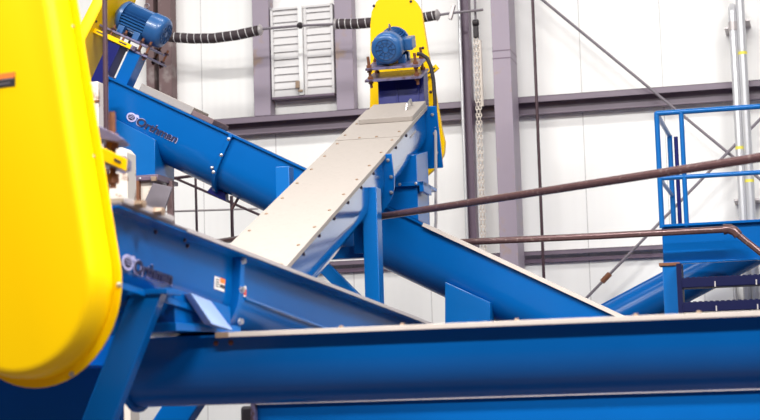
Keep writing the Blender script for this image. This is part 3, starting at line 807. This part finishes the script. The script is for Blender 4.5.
trestle(FD, FD.inv(pw(182, 412, DD)).x - .02, wD + .5, zD - .35, Dd) if False else None
trestle(FD, FD.inv(pw(820, 330, DD)).x, wD, zD - .25, Dd)
DE = 10.7
a = pw(257, 399, DE); FE = wf(V((a.x, a.y, 1.607)))
xR2 = FE.inv(pw(1050, 320, DE)).x
Ee = thing('screw_conveyor', floorpt(FE(1, .2, 0)), 'lower blue trough conveyor just showing along the bottom edge below the near one', 'conveyor')
trough(FE, 0, xR2, .44, .40, Ee, fl=.02)
MB().box(FE, 0, xR2, -.022, .47, .002, .01).box(FE, 0, xR2, -.027, -.019, -.014, .01).build('cover_plate', GALVD, Ee)
MB().box(FE, -.03, .0, -.05, .49, -.45, .012).build('end_plate', PLATE, Ee, .003)
trestle(FE, .03, .44, 1.607 - .2, Ee); trestle(FE, 4.2, .44, 1.607 - .2, Ee)
MB().box(FE, -.14, -.03, .06, .38, -.36, -.02).build('bearing_housing', BLACK, Ee, .02)

# ------------------------------------------------------------------ pipe rails
def lin(p0, d0, p1, d1, px):     # point on the 3D line through two pixels with depths, at pixel column px
    t = (px - p0[0]) / (p1[0] - p0[0]); iv = 1 / d0 + (1 / d1 - 1 / d0) * t
    return pw(px, p0[1] + (p1[1] - p0[1]) * t, 1 / iv)
A0, A1 = (381, 216.5), (760, 157.5)
tag(MB().tube([lin(A0, 14.15, A1, 10.8, px) for px in (196, 380, 600, 800, 1050)], .0305, 16).build('pipe_rail', PIPE, None), 'upper brown pipe rail slanting up to the right in front of the rear conveyor', 'pipe')
DP = 16.35
r2 = thing('pipe_rail', pw(600, 236, DP), 'lower brown pipe rail, nearly level, with an elbow in front of the blue platform', 'pipe')
e0 = pw(726, 229.3, DP); ed = pw(770, 260, DP)
MB().tube([pw(430, 243.6, DP), pw(600, 236, DP), e0], .033, 16).build('pipe', PIPE, r2)
MB().tube([e0, pw(738, 234.5, DP), ed, pw(800, 281, DP)], .031, 16).build('pipe', PIPE, r2)
MB().tube([pw(724, 229.4, DP), pw(730, 228.9, DP), pw(734.5, 231, DP), pw(738.5, 235.5, DP)], .046, 16).build('elbow', PIPE, r2)
MB().lathe(pw(723.5, 229.4, DP), U, [(0, .05), (.03, .05)], 16).build('elbow_collar', PIPE, r2)
# small dark rails far left under B
DR = 17.2
rl = thing('guard_rail', floorpt(pw(197, 200, DR)), 'thin dark guard rail seen under the rear sloping conveyor', 'railing')
zb_ = pw(200, 372, DR).z
p = pw(197, 190, DR); MB().tube([V((p.x, p.y, zb_)), pw(195.5, 176, DR)], .014, 8).build('post', DROD, rl)
p = pw(232, 200, DR); MB().tube([V((p.x, p.y, zb_)), pw(231.5, 196, DR)], .018, 8).build('post', DROD, rl)
a = pw(120, 372, DR); f = wf(V((a.x, a.y, zb_))); MB().box(f, 0, (pw(262, 372, DR) - a).dot(U), -.06, .06, -.12, 0).build('base_beam', BLUE, rl, .004)
p = pw(172, 410, DR); MB().box(wf(V((p.x, p.y, 0))), -.05, .05, -.05, .05, 0, zb_ - .12).build('leg', BLUE, rl, .004)
MB().tube([pw(160, 211.8, DR), pw(258, 208.6, DR)], .011, 8).build('mid_bar', GALVD, rl)
MB().tube([pw(170, 176, DR), pw(262, 216, DR)], .014, 8).build('sloping_bar', DROD, rl)
MB().tube([pw(172, 178.5, DR), pw(196, 175.5, DR)], .017, 8).build('short_bar', DROD, rl)

# ------------------------------------------------------------------ receiving hopper below B's head
DH = 15.15
hp = thing('receiving_hopper', floorpt(pw(150, 300, DH + .2)), 'dirty cream and rusty hopper under the discharge box of the rear conveyor', 'hopper')
def hbox(px0, px1, py0, py1, d, dep, m, nm, bev=.01, tofloor=False):
    a = pw(px0, py0, d); b_ = pw(px1, py0, d); z = pw(px0, py1, d).z; f = wf(V((a.x, a.y, 0)))
    return MB().box(f, 0, (b_ - a).dot(U), 0, dep, 0 if tofloor else z, a.z).build(nm, m, hp, bev)
a = pw(118, 147, 14.6); 
cp = [pw(108, 153, 14.6), pw(112, 148.5, 14.6), pw(122, 147, 14.6), pw(127, 152.5, 14.6)]
z0 = 0
cp += [V((cp[3].x, cp[3].y, 0)), V((cp[0].x, cp[0].y, 0))]
MB().prism(cp, W * .22).build('cream_column', CREAM, hp, .006)
hbox(86, 98, 82, 300, 14.95, .2, CREAM, 'cream_column', .01, True)
hbox(85, 99, 101, 103, 14.94, .015, RUST, 'seam_band', .002)
hbox(136, 152, 179, 230, DH + .25, .3, CREAM, 'hopper_body', .006)
hbox(135, 158, 175.5, 181.5, DH + .2, .42, GIRT, 'hopper_rim', .004)
hbox(134.5, 138.5, 181, 330, DH + .18, .06, RUST, 'corner_angle', .003)
hbox(166.5, 172, 181, 230, DH + .5, .06, BRNP, 'leg', .004, True)
hbox(151, 156, 176.5, 181, DH + .17, .04, BRASSB, 'latch', .003)
gq = [pw(153, 183, DH + .15), pw(172, 187, DH + .15), pw(158, 228, DH + .15), pw(132, 228, DH + .15)]
MB().prism(gq, W * .03).build('slide_plate', GREYP, hp, .003)

# ------------------------------------------------------------------ platform with guard rail and stair on the right
DQ = 16.6
pf = thing('access_platform', floorpt(pw(670, 250, DQ)), 'blue access platform with tubular guard rail at right', 'platform')
a = pw(661.5, 226, DQ); ztp = a.z; f = wf(V((a.x, a.y, 0))); zlo = pw(662, 263.5, DQ).z; xR3 = 2.2
MB().box(f, 0, xR3, .02, .04, zlo, ztp).box(f, 0, xR3, -.03, .04, ztp - .012, ztp + .012).box(f, 0, xR3, -.03, .04, zlo - .012, zlo + .006).build('edge_channel', BLUE, pf, .002)
MB().box(f, 0, xR3, .04, 1.6, ztp - .03, ztp).build('deck', GALVD, pf)
MB().box(f, 0, .02, .04, 1.6, zlo, ztp).build('edge_channel', BLUE, pf, .002)
MB().box(f, 0, xR3, 1.58, 1.6, ztp - .09, ztp).build('edge_channel', BLUE, pf, .002)
# posts
p = pw(669.5, 265, DQ - .06); g2 = wf(V((p.x, p.y, 0))); MB().box(g2, -.07, .07, 0, .14, 0, zlo - .03).build('post', BLUE2, pf, .005)
MB().box(g2, -.10, .10, -.02, .17, zlo - .03, zlo).build('rusty_cap', RUST, pf, .004)
MB().box(wf(f(1.9, .8, 0) * 1), -.06, .06, 0, .12, -0, zlo).build('post', BLUE2, pf, .005)
# guard rail
rr = .021
zr = pw(657, 113.5, DQ).z; zm = pw(658, 178.5, DQ).z
xp0 = f.x.dot(pw(659.8, 180, DQ) - f.O); xp1 = f.x.dot(pw(684.5, 180, DQ) - f.O)
def up_(x, y, z1, r=rr, nm='rail_post'): return MB().tube([f(x, y, ztp - .02), f(x, y, z1)], r, 12).build(nm, BLUE2, pf)
up_(xp0, .0, zr, .026); up_(xp1, .0, zr, .024)
up_(xp0 + .005, 1.5, zr - .0, .028); up_(xp0 + .07, 1.5, zr - .02, .022).data.materials[0] = INDIGO
MB().tube([f(xp0, 0, zr), f(xR3, 0, zr)], .026, 12).build('top_rail', BLUE2, pf)
MB().tube([f(xp0, 0, zm), f(xR3, 0, zm)], .023, 12).build('mid_rail', BLUE2, pf)
MB().tube([f(xp0, 0, zr), f(xp0, 1.5, zr)], .024, 12).build('top_rail', BLUE2, pf)
MB().tube([f(xp0, 0, zm), f(xp0, 1.5, zm)], .021, 12).build('mid_rail', BLUE2, pf)
up_(11.5, 0, zr, .024)
# stair going down
sr = thing('steel_stair', floorpt(pw(720, 300, DQ)), 'dark steel stair with perforated treads below the blue platform', 'stair')
xs0 = f.x.dot(pw(678.5, 290, DQ) - f.O)
MB().box(f, xs0 + .01, xs0 + .06, -.30, -.06, 0, zlo - .03).build('stringer', NAVYP, sr, .003)
MB().box(f, xs0 + 1.25, xs0 + 1.31, -.30, -.06, 0, zlo - .03).build('stringer', NAVYP, sr, .003)
for k, (y0, y1) in enumerate(((277.5, 287.5), (302, 312))):
    za = pw(720, y0 - 1, DQ - .3).z; zb = pw(720, y1 - 1, DQ - .3).z
    tr2 = MB().box(f, xs0 + .06, xs0 + 1.25, -.32, -.30, zb, za).box(f, xs0 + .06, xs0 + 1.25, -.32, -.06, zb, zb + .01).box(f, xs0 + .06, xs0 + 1.25, -.07, -.06, zb, za).build('tread', NAVYP, sr, .002)
    t = MB()
    for j in range(22): t.box(f, xs0 + .1 + j * .052, xs0 + .13 + j * .052, -.32, -.06, za, za + .006)
    t.build('tread_teeth', NAVYP, tr2)
    for j in range(2):
        MB().box(f, xs0 + .36 + j * .38, xs0 + .372 + j * .38, -.326, -.32, zb, zb + .05).build('weld_clip', GALVD, tr2)
# blue tube conveyor behind the platform
DF = 18.9
tF = thing('tube_conveyor', pw(680, 290, DF), 'round blue tube conveyor rising to the right behind the platform', 'conveyor')
q0 = (590, 333); q1 = (770, 238)
pA = pw(*q0, DF); pB_ = pw(*q1, DF)
c0_ = pA - (pB_ - pA) * .08; c1_ = pB_ + (pB_ - pA) * .9
MB().cyl(c0_, c1_, .207, 40).build('tube', BLUE, tF)
ax = (c1_ - c0_).normalized(); sF = ax.cross(W).normalized(); sF = sF if sF.z > 0 else -sF
FFt = Fr(c0_, ax, W, sF)
MB().box(FFt, 0, (c1_ - c0_).length, -.04, .04, .2, .22).build('top_seam', BLUE, tF, .003)
zz = (c0_).z
for k in (.12, .88):
    pp = c0_.lerp(c1_, k); MB().box(wf(V((pp.x, pp.y, 0))), -.06, .06, -.06, .06, 0, pp.z - .1).build('support_leg', BLUE, tF)
# grey cabinet on the wall behind the stair
a = wl(704, 301, 19.7); b_ = wl(736, 301, 19.7); zt = wl(704, 284, 19.7).z
cbn = thing('wall_cabinet', wb((a.x + b_.x) / 2, -.2, zt - .9), 'pale wall cabinet seen between the stair treads', 'cabinet')
MB().box(wb, a.x, b_.x, -.3, -.0, zt - .9, zt).build('body', LOUV, cbn, .008)
MB().box(wb, a.x + .025, b_.x - .025, -.315, -.3, zt - .87, zt - .03).build('door', WHITE, cbn, .006)
GR = {'electric_motor': 'electric motors', 'belt_guard': 'yellow belt guards', 'screw_conveyor': 'blue trough conveyors', 'steel_post': 'posts on the back wall', 'conduit_pipe': 'conduits on the back wall', 'brace_rod': 'crossed wall brace rods', 'vertical_rod': 'vertical rods', 'pipe_rail': 'brown pipe rails'}
for o in bpy.data.objects:
    if not o.parent and o.name.split('.')[0] in GR: o['group'] = GR[o.name.split('.')[0]]
# ------------------------------------------------------------------ output look
SC.view_settings.view_transform = 'Standard'; SC.view_settings.look = 'None'; SC.view_settings.exposure = 0.0; SC.view_settings.gamma = 1.0
SC.view_settings.use_curve_mapping = False
